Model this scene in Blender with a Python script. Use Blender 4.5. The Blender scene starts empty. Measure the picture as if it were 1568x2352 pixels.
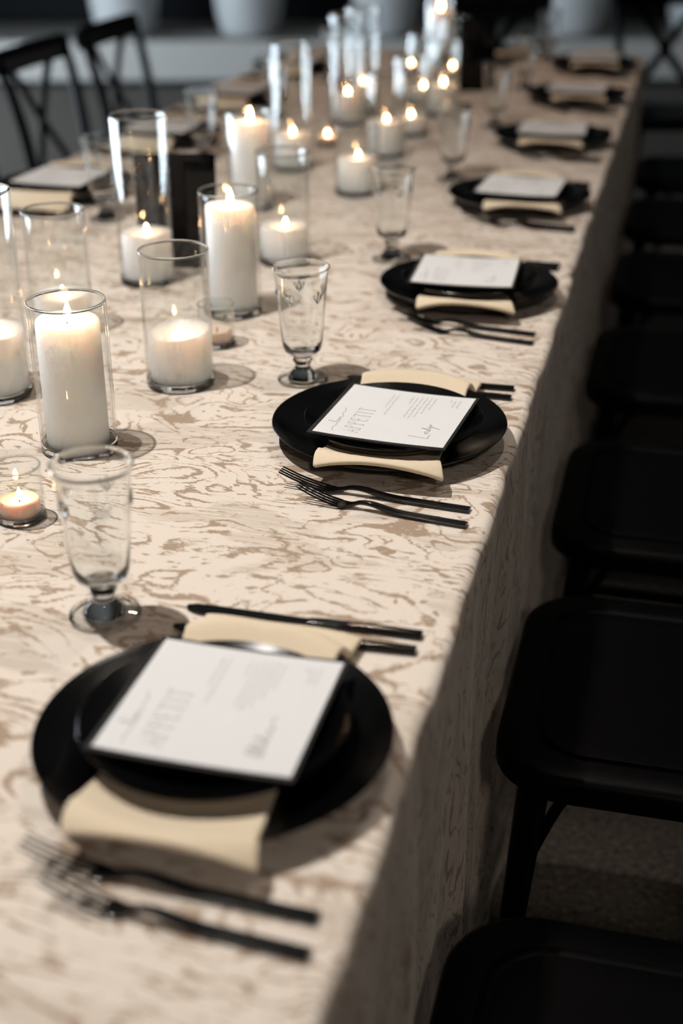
import bpy, bmesh, math, random
from mathutils import Vector, Matrix

# ------------------------------------------------------------------ scene, camera, light
scene = bpy.context.scene
COL = scene.collection
R = math.radians
TZ = 0.76                                   # height of the table top
random.seed(7)

vs = scene.view_settings
vs.view_transform = 'Standard'
vs.look = 'None'
vs.gamma = 1.0
vs.use_curve_mapping = False
vs.exposure = 0.13
cy = scene.cycles
cy.max_bounces = 8
cy.transmission_bounces = 8
cy.glossy_bounces = 4
cy.transparent_max_bounces = 28
cy.diffuse_bounces = 2
cy.use_adaptive_sampling = True
cy.adaptive_threshold = 0.14
cy.adaptive_min_samples = 12
cy.caustics_reflective = False
cy.caustics_refractive = False
cy.sample_clamp_indirect = 6.0

cam_d = bpy.data.cameras.new('camera')
cam = bpy.data.objects.new('camera', cam_d)
COL.objects.link(cam)
scene.camera = cam
YAW, PIT, ROL = -0.2486, 0.4640, -0.0036
fw = Vector((math.sin(YAW) * math.cos(PIT), math.cos(YAW) * math.cos(PIT), -math.sin(PIT)))
rt = fw.cross(Vector((0, 0, 1))).normalized()
up = rt.cross(fw)
rt, up = math.cos(ROL) * rt + math.sin(ROL) * up, -math.sin(ROL) * rt + math.cos(ROL) * up
cm = Matrix((rt, up, -fw)).transposed().to_4x4()
cm.translation = Vector((0.1538, -0.922, TZ + 0.638))
cam.matrix_world = cm
cam_d.sensor_fit = 'HORIZONTAL'
cam_d.sensor_width = 24.0
cam_d.lens = 3056.4 / 1568 * 24.0
cam_d.clip_start = 0.02
cam_d.dof.use_dof = True
cam_d.dof.focus_distance = 1.50
cam_d.dof.aperture_fstop = 2.3

world = bpy.data.worlds.new('world')
scene.world = world
world.use_nodes = True
bg = world.node_tree.nodes['Background']
bg.inputs[0].default_value = (0.55, 0.75, 1.0, 1)
bg.inputs[1].default_value = 0.02

ROOM_ANGLE = math.atan2(0.245, 0.97)        # the room stands askew to the table
ROOM = Matrix.Translation((-2.7, 7.6, 0)) @ Matrix.Rotation(ROOM_ANGLE, 4, 'Z')


def spot(name, loc, target, power, color, size_deg, blend, radius):
    l = bpy.data.lights.new(name, 'SPOT')
    l.energy = power
    l.color = color
    l.spot_size = R(size_deg)
    l.spot_blend = blend
    l.shadow_soft_size = radius
    o = bpy.data.objects.new(name, l)
    COL.objects.link(o)
    o.location = loc
    o.rotation_euler = (Vector(target) - Vector(loc)).to_track_quat('-Z', 'Y').to_euler()
    return o


def area(name, mat, sx, sy, power, color):
    l = bpy.data.lights.new(name, 'AREA')
    l.shape = 'RECTANGLE'
    l.size, l.size_y = sx, sy
    l.energy = power
    l.color = color
    o = bpy.data.objects.new(name, l)
    COL.objects.link(o)
    o.matrix_world = mat
    return o


# ceiling spots over the table, plus an added front fill
KEY = (-0.93, 0.22, TZ + 2.25)
FAR = (-0.85, 3.30, TZ + 2.25)
SIDE = (0.16, 0.95, TZ + 2.25)
FRONT_FILL = (0.95, -2.40, TZ + 1.95)
spot('ceiling_spot_light', KEY, (-0.35, 0.60, TZ), 176, (1.0, 0.945, 0.885), 98, 0.95, 0.020)
spot('ceiling_spot_light', SIDE, (-0.40, 0.30, TZ), 24, (1.0, 0.86, 0.74), 92, 1.0, 0.035)
spot('ceiling_spot_light', FRONT_FILL, (-0.30, 0.50, TZ), 50, (1.0, 0.85, 0.71), 80, 0.8, 0.14)  # unseen soft lamp added to fill napkin fronts, wax and cloth drop
spot('ceiling_spot_light', FAR, (-0.65, 2.6, TZ), 46, (1.0, 0.76, 0.60), 95, 0.8, 0.03)
# daylight through the window in the left wall
WIN_E, WIN_N0, WIN_N1, WIN_Z0, WIN_Z1 = -2.8, -7.6, -0.5, 0.06, 2.8
ADDED_BLIND_Z = 0.86                              # lower edge of the added blind that blocks the upper daylight
wm = ROOM @ Matrix.Translation((WIN_E - 0.30, (WIN_N0 + WIN_N1) / 2, (WIN_Z0 + ADDED_BLIND_Z) / 2)) @ Matrix.Rotation(R(-90), 4, 'Y')
area('window_daylight', wm, ADDED_BLIND_Z - WIN_Z0, WIN_N1 - WIN_N0, 360, (0.76, 0.88, 1.0))

# ------------------------------------------------------------------ material helpers


class NT:
    def __init__(self, name):
        self.m = bpy.data.materials.new(name)
        self.m.use_nodes = True
        self.t = self.m.node_tree
        self.b = self.t.nodes['Principled BSDF']
        self.out = self.t.nodes['Material Output']

    def n(self, typ, **kw):
        nd = self.t.nodes.new('ShaderNode' + typ)
        for k, v in kw.items():
            setattr(nd, k, v)
        return nd

    def link(self, a, b):
        self.t.links.new(a, b)

    def val(self, sock, v):
        if isinstance(v, (int, float, tuple)):
            sock.default_value = v
        else:
            self.link(v, sock)

    def math(self, op, a, b=0.0, c=0.0, clamp=False):
        nd = self.n('Math', operation=op)
        nd.use_clamp = clamp
        self.val(nd.inputs[0], a)
        self.val(nd.inputs[1], b)
        self.val(nd.inputs[2], c)
        return nd.outputs[0]

    def noise(self, vec, scale, detail=2.0, rough=0.5, mp=None, dist=0.0):
        if mp is not None:
            q = self.n('Mapping')
            self.link(vec, q.inputs[0])
            q.inputs['Scale'].default_value = mp
            vec = q.outputs[0]
        nd = self.n('TexNoise')
        self.link(vec, nd.inputs['Vector'])
        nd.inputs['Scale'].default_value = scale
        nd.inputs['Detail'].default_value = detail
        nd.inputs['Roughness'].default_value = rough
        nd.inputs['Distortion'].default_value = dist
        return nd

    def smooth(self, v, a, b):
        nd = self.n('MapRange', interpolation_type='SMOOTHSTEP')
        self.val(nd.inputs['Value'], v)
        self.val(nd.inputs['From Min'], a)
        self.val(nd.inputs['From Max'], b)
        return nd.outputs['Result']

    def mix(self, f, a, b):
        nd = self.n('Mix', data_type='RGBA')
        self.val(nd.inputs[0], f)
        self.val(nd.inputs[6], a if not isinstance(a, tuple) else (*a, 1)[:4])
        self.val(nd.inputs[7], b if not isinstance(b, tuple) else (*b, 1)[:4])
        return nd.outputs[2]

    def coord(self, which='Object'):
        return self.n('TexCoord').outputs[which]

    def bump(self, h, strength, dist):
        nd = self.n('Bump')
        nd.inputs['Strength'].default_value = strength
        nd.inputs['Distance'].default_value = dist
        self.link(h, nd.inputs['Height'])
        self.link(nd.outputs[0], self.b.inputs['Normal'])
        return nd

    def set(self, **kw):
        for k, v in kw.items():
            key = k.replace('_', ' ')
            if key not in self.b.inputs:
                key = {'Specular': 'Specular IOR Level', 'Emission': 'Emission Color', 'Transmission': 'Transmission Weight',
                       'Subsurface': 'Subsurface Weight'}.get(k, key)
            s = self.b.inputs[key]
            if isinstance(v, tuple) and len(v) == 3 and len(s.default_value) == 4:
                v = (*v, 1)
            if isinstance(v, (int, float, tuple)):
                s.default_value = v
            else:
                self.link(v, s)
        return self


def mat_plain(name, col, rough=0.5, spec=0.5, var=0.12, scale=30.0, **kw):
    t = NT(name)
    nz = t.noise(t.coord(), scale, 4, 0.6)
    c = t.mix(nz.outputs[0], tuple(x * (1 - var) for x in col), tuple(min(1, x * (1 + var)) for x in col))
    t.set(Base_Color=c, Roughness=rough, Specular=spec, **kw)
    return t.m


def make_cloth_material():
    t = NT('damask_cloth')
    uv = t.coord('UV')
    # weave raggedness: quick across the warp, slow along it
    jag = t.noise(uv, 1.0, 3, 0.65, mp=(105, 340, 1))
    jag2 = t.noise(uv, 1.0, 1, 0.6, mp=(260, 600, 1))
    # large scrolls
    warp = t.noise(uv, 5.0, 1, 0.5, mp=(1.0, 1.25, 1))
    add = t.n('VectorMath', operation='MULTIPLY_ADD')
    sub = t.n('VectorMath', operation='SUBTRACT')
    t.link(warp.outputs['Color'], sub.inputs[0])
    sub.inputs[1].default_value = (0.5, 0.5, 0.5)
    t.link(sub.outputs[0], add.inputs[0])
    add.inputs[1].default_value = (0.16, 0.14, 0)
    t.link(uv, add.inputs[2])
    wv = add.outputs[0]
    base = t.noise(wv, 1.0, 1.5, 0.45, mp=(10.0, 21.0, 1))
    j = t.math('MULTIPLY', t.math('SUBTRACT', jag.outputs[0], 0.5), 0.10)
    v = t.math('ADD', base.outputs[0], j)
    # contour strokes of the scrolls
    ring = t.math('PINGPONG', t.math('MULTIPLY', v, 8.0), 0.5)           # 0..0.5
    wid = t.noise(uv, 1.0, 1, 0.5, mp=(16, 34, 1))
    lim = t.math('MULTIPLY_ADD', wid.outputs[0], 0.66, -0.25)
    lim = t.math('MAXIMUM', lim, 0.015)
    stroke = t.math('SUBTRACT', 1.0, t.smooth(t.math('SUBTRACT', ring, lim), -0.012, 0.02))
    # small dashes between them
    dn = t.noise(wv, 1.0, 2, 0.5, mp=(46, 140, 1))
    dash = t.smooth(t.math('ADD', dn.outputs[0], t.math('MULTIPLY', j, 1.2)), 0.635, 0.665)
    line = t.math('MAXIMUM', stroke, dash)
    # bare ground weave: thin streaks lying along the warp
    g = t.noise(wv, 1.0, 1, 0.5, mp=(6, 13, 1))
    ground = t.smooth(t.math('ADD', g.outputs[0], j), 0.535, 0.565)
    st = t.noise(uv, 1.0, 1, 0.6, mp=(12, 620, 1))
    ground = t.math('MULTIPLY', ground, t.smooth(st.outputs[0], 0.36, 0.56))
    cream = t.mix(jag2.outputs[0], (0.77, 0.685, 0.595), (0.875, 0.79, 0.70))
    c = t.mix(t.math('MULTIPLY', ground, 0.75), cream, (0.60, 0.51, 0.42))
    c = t.mix(t.math('MULTIPLY', line, 0.95), c, (0.40, 0.29, 0.205))
    t.set(Base_Color=c, Roughness=0.62, Specular=0.25, Sheen_Weight=0.15)
    t.bump(jag2.outputs[0], 0.45, 0.0006)
    return t.m


def make_thin_glass(name, tint=(0.985, 0.99, 0.985)):
    t = NT(name)
    lw = t.n('LayerWeight')
    lw.inputs['Blend'].default_value = 0.5
    f5 = t.math('POWER', lw.outputs['Facing'], 4.0)
    fac = t.math('MULTIPLY_ADD', f5, 0.80, 0.035)
    tr = t.n('BsdfTransparent')
    tr.inputs[0].default_value = (*tint, 1)
    gl = t.n('BsdfGlossy')
    gl.inputs['Roughness'].default_value = 0.015
    nz = t.noise(t.coord(), 40.0, 1)
    bp = t.n('Bump')
    bp.inputs['Strength'].default_value = 0.08
    bp.inputs['Distance'].default_value = 0.002
    t.link(nz.outputs[0], bp.inputs['Height'])
    t.link(bp.outputs[0], gl.inputs['Normal'])
    mx = t.n('MixShader')
    t.link(fac, mx.inputs[0])
    t.link(tr.outputs[0], mx.inputs[1])
    t.link(gl.outputs[0], mx.inputs[2])
    t.link(mx.outputs[0], t.out.inputs[0])
    t.t.nodes.remove(t.b)
    return t.m


def make_thick_glass(name, amt=0.05, clear=0.0):
    t = NT(name)
    nz = t.noise(t.coord(), 55.0, 2)
    t.set(Base_Color=(0.97, 0.985, 0.98), Roughness=0.0, Transmission=1.0, IOR=1.48)
    t.bump(nz.outputs[0], amt, 0.003)
    tr = t.n('BsdfTransparent')
    tr.inputs[0].default_value = (0.97, 0.985, 0.98, 1)
    mx = t.n('MixShader')
    mx.inputs[0].default_value = clear
    t.link(t.b.outputs[0], mx.inputs[1])
    t.link(tr.outputs[0], mx.inputs[2])
    t.link(mx.outputs[0], t.out.inputs[0])
    return t.m


def make_wax():
    t = NT('white_wax')
    nz = t.noise(t.coord(), 45.0, 3)
    c = t.mix(nz.outputs[0], (0.965, 0.955, 0.935), (0.985, 0.975, 0.96))
    t.set(Base_Color=c, Roughness=0.42, Specular=0.35, Subsurface=1.0, Subsurface_Radius=(1.0, 0.80, 0.66), Subsurface_Scale=0.055)
    t.bump(nz.outputs[0], 0.15, 0.002)
    return t.m


def make_emission(name, col, strength):
    t = NT(name)
    nz = t.noise(t.coord(), 60.0, 1)
    e = t.n('Emission')
    c = t.mix(nz.outputs[0], col, tuple(min(1.0, x * 1.06) for x in col))
    t.link(c, e.inputs[0])
    e.inputs[1].default_value = strength
    t.link(e.outputs[0], t.out.inputs[0])
    t.t.nodes.remove(t.b)
    return t.m


def make_fabric(name, col):
    t = NT(name)
    uv = t.coord()
    wv = t.noise(uv, 1.0, 2, 0.6, mp=(900, 300, 300))
    c = t.mix(wv.outputs[0], tuple(x * 0.93 for x in col), tuple(min(1, x * 1.05) for x in col))
    t.set(Base_Color=c, Roughness=0.75, Specular=0.2, Sheen_Weight=0.15)
    t.bump(wv.outputs[0], 0.12, 0.0006)
    return t.m


def make_floor():
    t = NT('speckled_floor')
    co = t.coord()
    big = t.noise(co, 1.3, 4, 0.6)
    sp = t.noise(co, 90.0, 3, 0.7)
    c = t.mix(big.outputs[0], (0.13, 0.115, 0.10), (0.19, 0.17, 0.15))
    c = t.mix(t.smooth(sp.outputs[0], 0.50, 0.66), c, (0.30, 0.25, 0.19))
    c = t.mix(t.smooth(sp.outputs[0], 0.44, 0.32), c, (0.05, 0.04, 0.035))
    t.set(Base_Color=c, Roughness=0.65, Specular=0.3)
    t.bump(sp.outputs[0], 0.25, 0.004)
    return t.m


M = {}
M['cloth'] = make_cloth_material()
M['glass'] = make_thin_glass('clear_vase_glass')
M['thick'] = make_thick_glass('solid_clear_glass', 0.04, 0.0)
M['goblet'] = make_thick_glass('pressed_goblet_glass', 0.03, 0.0)
M['wax'] = make_wax()
M['peach_wax'] = mat_plain('peach_tealight_wax', (0.86, 0.66, 0.54), 0.4, 0.4, 0.05, Subsurface=1.0, Subsurface_Radius=(1.0, 0.5, 0.3), Subsurface_Scale=0.010)
M['wick'] = mat_plain('charred_wick', (0.02, 0.015, 0.012), 0.9, 0.1)
M['flame'] = make_emission('candle_flame', (1.0, 0.54, 0.235), 75.0)
M['plate'] = mat_plain('black_satin_glaze', (0.0010, 0.0011, 0.0013), 0.22, 0.30, 0.2)
M['cutlery'] = mat_plain('black_coated_steel', (0.003, 0.003, 0.0035), 0.16, 0.45, 0.2)
M['napkin'] = make_fabric('champagne_napkin_cloth', (0.80, 0.675, 0.50))
M['card'] = mat_plain('white_card_stock', (0.79, 0.80, 0.81), 0.6, 0.25, 0.015)
M['backing'] = mat_plain('black_card_stock', (0.012, 0.012, 0.013), 0.5, 0.35, 0.2)
M['ink'] = mat_plain('dark_grey_ink', (0.26, 0.255, 0.25), 0.7, 0.1)
M['pale_ink'] = mat_plain('grey_print_ink', (0.56, 0.55, 0.54), 0.7, 0.1)
M['acrylic'] = mat_plain('black_gloss_acrylic', (0.002, 0.002, 0.0025), 0.05, 0.22, 0.2)
M['chair'] = mat_plain('black_painted_wood', (0.0008, 0.0008, 0.0010), 0.38, 0.06, 0.3, 18.0)
M['floor'] = make_floor()
M['wall'] = mat_plain('dark_wall_paint', (0.008, 0.009, 0.011), 0.8, 0.2, 0.2, 2.0)
M['pale_wall'] = mat_plain('warm_beige_wall_paint', (0.40, 0.34, 0.28), 0.85, 0.15, 0.04, 2.0)
M['ceiling'] = mat_plain('grey_ceiling_paint', (0.22, 0.205, 0.19), 0.9, 0.1, 0.2, 2.0)
M['ledge'] = mat_plain('pale_plaster_ledge', (0.55, 0.53, 0.50), 0.75, 0.25, 0.05, 3.0)
M['plinth'] = mat_plain('black_plinth', (0.02, 0.02, 0.022), 0.7, 0.2)
M['planter'] = mat_plain('matte_white_planter', (0.52, 0.53, 0.53), 0.45, 0.4, 0.04, 5.0)
M['soil'] = mat_plain('dark_soil', (0.02, 0.015, 0.01), 0.95, 0.1, 0.4)
M['leaf'] = mat_plain('dark_green_leaf', (0.015, 0.03, 0.018), 0.4, 0.4, 0.3)
M['frame'] = mat_plain('black_window_frame', (0.015, 0.015, 0.016), 0.5, 0.3)
M['lamp'] = mat_plain('black_lamp_housing', (0.02, 0.02, 0.02), 0.4, 0.4)

# ------------------------------------------------------------------ mesh helpers


def link_mesh(name, verts, faces, mat, parent=None, smooth=True, uvs=None, loc=None):
    me = bpy.data.meshes.new(name)
    me.from_pydata([tuple(v) for v in verts], [], faces)
    me.update()
    bm = bmesh.new()
    bm.from_mesh(me)
    bmesh.ops.recalc_face_normals(bm, faces=bm.faces)
    bm.to_mesh(me)
    bm.free()
    return link_me(name, me, mat, parent, smooth, loc)


def link_me(name, me, mat, parent=None, smooth=True, loc=None, angle=40):
    if mat is not None and not me.materials:
        me.materials.append(mat)
    for p in me.polygons:
        p.use_smooth = smooth
    if smooth:
        me.set_sharp_from_angle(angle=R(angle))
    o = bpy.data.objects.new(name, me)
    COL.objects.link(o)
    if loc is not None:
        o.location = loc
    if parent is not None:
        o.parent = parent
    return o


class MB:
    """collects verts and faces for one mesh"""

    def __init__(self):
        self.v, self.f = [], []

    def add(self, vs_, fs_):
        k = len(self.v)
        self.v += [Vector(q) for q in vs_]
        self.f += [tuple(i + k for i in f) for f in fs_]

    def box(self, x0, x1, y0, y1, z0, z1):
        self.add([(x0, y0, z0), (x1, y0, z0), (x1, y1, z0), (x0, y1, z0), (x0, y0, z1), (x1, y0, z1), (x1, y1, z1), (x0, y1, z1)],
                 [(3, 2, 1, 0), (4, 5, 6, 7), (0, 1, 5, 4), (1, 2, 6, 5), (2, 3, 7, 6), (3, 0, 4, 7)])

    def lathe(self, prof, seg=48, closed=False):
        """profile of (r, z); r == 0 makes a pole"""
        rings = []
        base = len(self.v)
        vs_, fs_ = [], []
        for (r, z) in prof:
            if r < 1e-7:
                rings.append([len(vs_)])
                vs_.append((0, 0, z))
            else:
                ids = []
                for k in range(seg):
                    a = 2 * math.pi * k / seg
                    ids.append(len(vs_))
                    vs_.append((r * math.cos(a), r * math.sin(a), z))
                rings.append(ids)
        pairs = list(zip(rings[:-1], rings[1:]))
        if closed:
            pairs.append((rings[-1], rings[0]))
        for a, b in pairs:
            for k in range(seg):
                k2 = (k + 1) % seg
                if len(a) == 1 and len(b) == 1:
                    break
                if len(a) == 1:
                    fs_.append((a[0], b[k], b[k2]))
                elif len(b) == 1:
                    fs_.append((a[k], b[0], a[k2]))
                else:
                    fs_.append((a[k], b[k], b[k2], a[k2]))
        self.add(vs_, fs_)

    def tube(self, pts, rad, seg=10, up_=(0, 0, 1), flat=None, square=False):
        """sweep an ellipse (a, b) or circle along pts; rad list of r or (a, b)"""
        pts = [Vector(p) for p in pts]
        n = len(pts)
        vs_, fs_ = [], []
        U = Vector(up_)
        for i, p in enumerate(pts):
            d = (pts[min(i + 1, n - 1)] - pts[max(i - 1, 0)]).normalized()
            s = d.cross(U)
            if s.length < 1e-4:
                s = d.cross(Vector((1, 0, 0)))
            s.normalize()
            w = s.cross(d).normalized()
            r = rad[i] if isinstance(rad, (list, tuple)) and not isinstance(rad[0], (int, float)) else (rad[i] if isinstance(rad, list) else rad)
            a, b = r if isinstance(r, (tuple, list)) else (r, r)
            for k in range(seg):
                t = 2 * math.pi * k / seg + (math.pi / seg if square else 0)
                ct, st = math.cos(t), math.sin(t)
                if square:
                    e = 0.35
                    ct = math.copysign(abs(ct) ** e, ct)
                    st = math.copysign(abs(st) ** e, st)
                vs_.append(p + s * a * ct + w * b * st)
        for i in range(n - 1):
            for k in range(seg):
                k2 = (k + 1) % seg
                fs_.append((i * seg + k, i * seg + k2, (i + 1) * seg + k2, (i + 1) * seg + k))
        fs_.append(tuple(range(seg))[::-1])
        fs_.append(tuple((n - 1) * seg + k for k in range(seg)))
        self.add(vs_, fs_)

    def ribbon(self, pts, w, z):
        """flat stroke in the xy plane"""
        pts = [Vector((p[0], p[1], 0)) for p in pts]
        n = len(pts)
        vs_ = []
        for i, p in enumerate(pts):
            d = pts[min(i + 1, n - 1)] - pts[max(i - 1, 0)]
            if d.length < 1e-9:
                d = Vector((1, 0, 0))
            d.normalize()
            s = Vector((-d.y, d.x, 0)) * w / 2
            vs_ += [(p.x + s.x, p.y + s.y, z), (p.x - s.x, p.y - s.y, z)]
        self.add(vs_, [(2 * i, 2 * i + 1, 2 * i + 3, 2 * i + 2) for i in range(n - 1)])

    def build(self, name, mat, parent=None, smooth=True, loc=None):
        return link_mesh(name, self.v, self.f, mat, parent, smooth, loc=loc)


def tag(o, label, cat, group=None, kind=None):
    o['label'] = label
    if cat:
        o['category'] = cat
    if group:
        o['group'] = group
    if kind:
        o['kind'] = kind
    return o


def empty(name, loc=(0, 0, 0), rz=0.0):
    o = bpy.data.objects.new(name, None)
    COL.objects.link(o)
    o.empty_display_size = 0.02
    o.location = loc
    o.rotation_euler = (0, 0, rz)
    return o


def copy_tree(o, parent=None):
    c = o.copy()
    COL.objects.link(c)
    if parent is not None:
        c.parent = parent
    for ch in o.children:
        copy_tree(ch, c)
    return c


def catmull(pts, n=6):
    pts = [Vector(p) for p in pts]
    P = [pts[0]] + pts + [pts[-1]]
    out = []
    for i in range(1, len(P) - 2):
        for k in range(n):
            t = k / n
            a, b, c, d = P[i - 1], P[i], P[i + 1], P[i + 2]
            out.append(0.5 * ((2 * b) + (c - a) * t + (2 * a - 5 * b + 4 * c - d) * t * t + (3 * b - a - 3 * c + d) * t ** 3))
    out.append(pts[-1])
    return out


# ------------------------------------------------------------------ the room (setting)


def room_box(name, e0, e1, n0, n1, z0, z1, mat):
    mb = MB()
    mb.box(e0, e1, n0, n1, z0, z1)
    o = mb.build(name, mat, smooth=False)
    o.matrix_world = ROOM
    o['kind'] = 'structure'
    return o


def room_multi(name, boxes, mat):
    mb = MB()
    for b in boxes:
        mb.box(*b)
    o = mb.build(name, mat, smooth=False)
    o.matrix_world = ROOM
    o['kind'] = 'structure'
    return o


E0, E1, N0, N1, ZC = -2.8, 6.4, -12.6, 1.0, 3.5
room_box('floor', E0 - .2, E1 + .2, N0 - .2, N1 + .2, -0.1, 0.0, M['floor'])
room_box('ceiling', E0 - .2, E1 + .2, N0 - .2, N1 + .2, ZC, ZC + .1, M['ceiling'])
room_box('wall_back', E0, E1, N1, N1 + .15, 0, ZC, M['wall'])
room_box('wall_front', E0, E1, N0 - .15, N0, 0, ZC, M['pale_wall'])
room_box('wall_right', E1, E1 + .15, N0, N1, 0, ZC, M['pale_wall'])
room_multi('wall_left', [(E0 - .15, E0, N0, WIN_N0, 0, ZC), (E0 - .15, E0, WIN_N1, N1, 0, ZC),
                         (E0 - .15, E0, WIN_N0, WIN_N1, 0, WIN_Z0), (E0 - .15, E0, WIN_N0, WIN_N1, WIN_Z1, ZC)], M['pale_wall'])
# window with mullions and panes
wf = room_multi('window_1', [(E0 - .12, E0 - .04, WIN_N0, WIN_N0 + .07, WIN_Z0, WIN_Z1), (E0 - .12, E0 - .04, WIN_N1 - .07, WIN_N1, WIN_Z0, WIN_Z1),
                             (E0 - .12, E0 - .04, WIN_N0, WIN_N1, WIN_Z0, WIN_Z0 + .07), (E0 - .12, E0 - .04, WIN_N0, WIN_N1, WIN_Z1 - .07, WIN_Z1)], M['frame'])
nw = 5
for k in range(nw):
    a = WIN_N0 + (WIN_N1 - WIN_N0) * k / nw
    b = WIN_N0 + (WIN_N1 - WIN_N0) * (k + 1) / nw
    mb = MB()
    mb.box(E0 - .083, E0 - .077, a + .04, b - .04, WIN_Z0 + .05, WIN_Z1 - .05)
    o = mb.build('pane', M['glass'], wf, smooth=False)
    if k:
        mb = MB()
        mb.box(E0 - .11, E0 - .05, a - .03, a + .03, WIN_Z0 + .07, WIN_Z1 - .07)
        mb.build('mullion', M['frame'], wf, smooth=False)
mb = MB()
mb.box(E0 - .03, E0 - .022, WIN_N0 + .02, WIN_N1 - .02, ADDED_BLIND_Z, WIN_Z1 - .02)
mb.box(E0 - .036, E0 - .016, WIN_N0 + .02, WIN_N1 - .02, ADDED_BLIND_Z - .02, ADDED_BLIND_Z)
mb.build('added_light_blind', M['plinth'], wf, smooth=False)  # unseen blind, added to keep window light off the table top
# low ledge along the back wall, on a recessed black plinth
o = room_box('trim_1', E0, E1, 0.0, N1, 0.045, 0.285, M['ledge'])
o['label'] = 'long pale plaster ledge along the back wall'
o = room_box('trim_2', E0, E1, 0.04, N1, 0.0, 0.045, M['plinth'])
o['label'] = 'recessed black plinth under the pale ledge'

# ------------------------------------------------------------------ white planters on the ledge


def make_planter():
    root = empty('planter')
    mb = MB()
    mb.lathe([(0, 0), (.150, 0), (.172, .010), (.190, .035), (.212, .12), (.230, .25), (.243, .42), (.250, .62), (.252, .70), (.244, .705),
              (.236, .69), (.232, .64), (0, .64)], 48)
    mb.build('pot', M['planter'], root)
    mb = MB()
    mb.lathe([(0, .668), (.12, .665), (.232, .650), (.232, .642), (0, .642)], 32)
    mb.build('soil', M['soil'], root)
    for k in range(7):
        a = k * 2 * math.pi / 7 + .3
        pts, n = [], 9
        ln = .24 + .10 * ((k * 37) % 5) / 4
        for i in range(n):
            t = i / (n - 1)
            rr = .03 + ln * t
            pts.append((rr, .66 + .45 * math.sin(t * 2.1) - .15 * t * t))
        v, f = [], []
        for i, (rr, z) in enumerate(pts):
            t = i / (n - 1)
            w = .055 * math.sin(math.pi * min(1, .08 + t * .92)) ** .7 + .002
            for s, dz in ((-1, .012), (0, 0), (1, .012)):
                v.append((rr * math.cos(a) - s * w * math.sin(a), rr * math.sin(a) + s * w * math.cos(a), z + dz))
        for i in range(n - 1):
            for s in range(2):
                f.append((i * 3 + s, i * 3 + s + 1, i * 3 + s + 4, i * 3 + s + 3))
        lf = link_mesh('leaf', v, f, M['leaf'], root)
        md = lf.modifiers.new('thick', 'SOLIDIFY')
        md.thickness = .003
    return root


pl_names = ['white planter on the ledge, leftmost, behind the black chairs', 'white planter on the ledge, second from the left, beside the table end',
            'white planter on the ledge behind the crowd of candle glasses', 'white planter on the ledge, right behind the farthest goblet',
            'white planter on the ledge, at the right border of the photo']
proto = None
for k, e in enumerate((-0.74, 0.075, 0.98, 2.22, 3.05)):
    o = make_planter() if proto is None else copy_tree(proto)
    proto = proto or o
    P = ROOM @ Vector((e, 0.33, 0.285))
    o.location = P
    o.rotation_euler = (0, 0, k * 1.3)
    tag(o, pl_names[k], 'planter', 'white planters on the ledge')

# ------------------------------------------------------------------ ceiling spot lamps


def spot_lamp(loc, target, label):
    root = empty('ceiling_spotlight', (loc[0], loc[1], ZC))
    d = (Vector(target) - Vector(loc)).normalized()
    mb = MB()
    mb.lathe([(0, 0), (.05, 0), (.05, -.02), (0, -.02)], 24)
    mb.build('mount', M['lamp'], root)
    end = Vector((0, 0, loc[2] - ZC)) - d * .16
    mb = MB()
    mb.tube([(0, 0, -.02), tuple(end)], .008, 10)
    mb.build('stem', M['lamp'], root)
    mb = MB()
    mb.lathe([(0, .10), (.032, .10), (.036, .09), (.038, 0), (.038, -.06), (.034, -.06), (.034, 0.02), (0, .03)], 28)
    h = mb.build('housing', M['lamp'], root)
    h.location = Vector((0, 0, loc[2] - ZC)) - d * .07
    h.rotation_euler = (-d).to_track_quat('Z', 'Y').to_euler()
    tag(root, label, 'lamp')


spot_lamp(KEY, (-0.35, 0.55, TZ), 'black ceiling spotlight over the near end of the table')
spot_lamp(SIDE, (-0.40, 0.30, TZ), 'black ceiling spotlight over the right edge of the table')
spot_lamp(FRONT_FILL, (-0.30, 0.50, TZ), 'added black fill spotlight behind the camera, unseen')
spot_lamp(FAR, (-0.65, 2.6, TZ), 'black ceiling spotlight over the far end of the table')

# ------------------------------------------------------------------ tablecloth
X0, X1, Y0, Y1 = -1.22, 0.0, -0.80, 3.90


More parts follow.
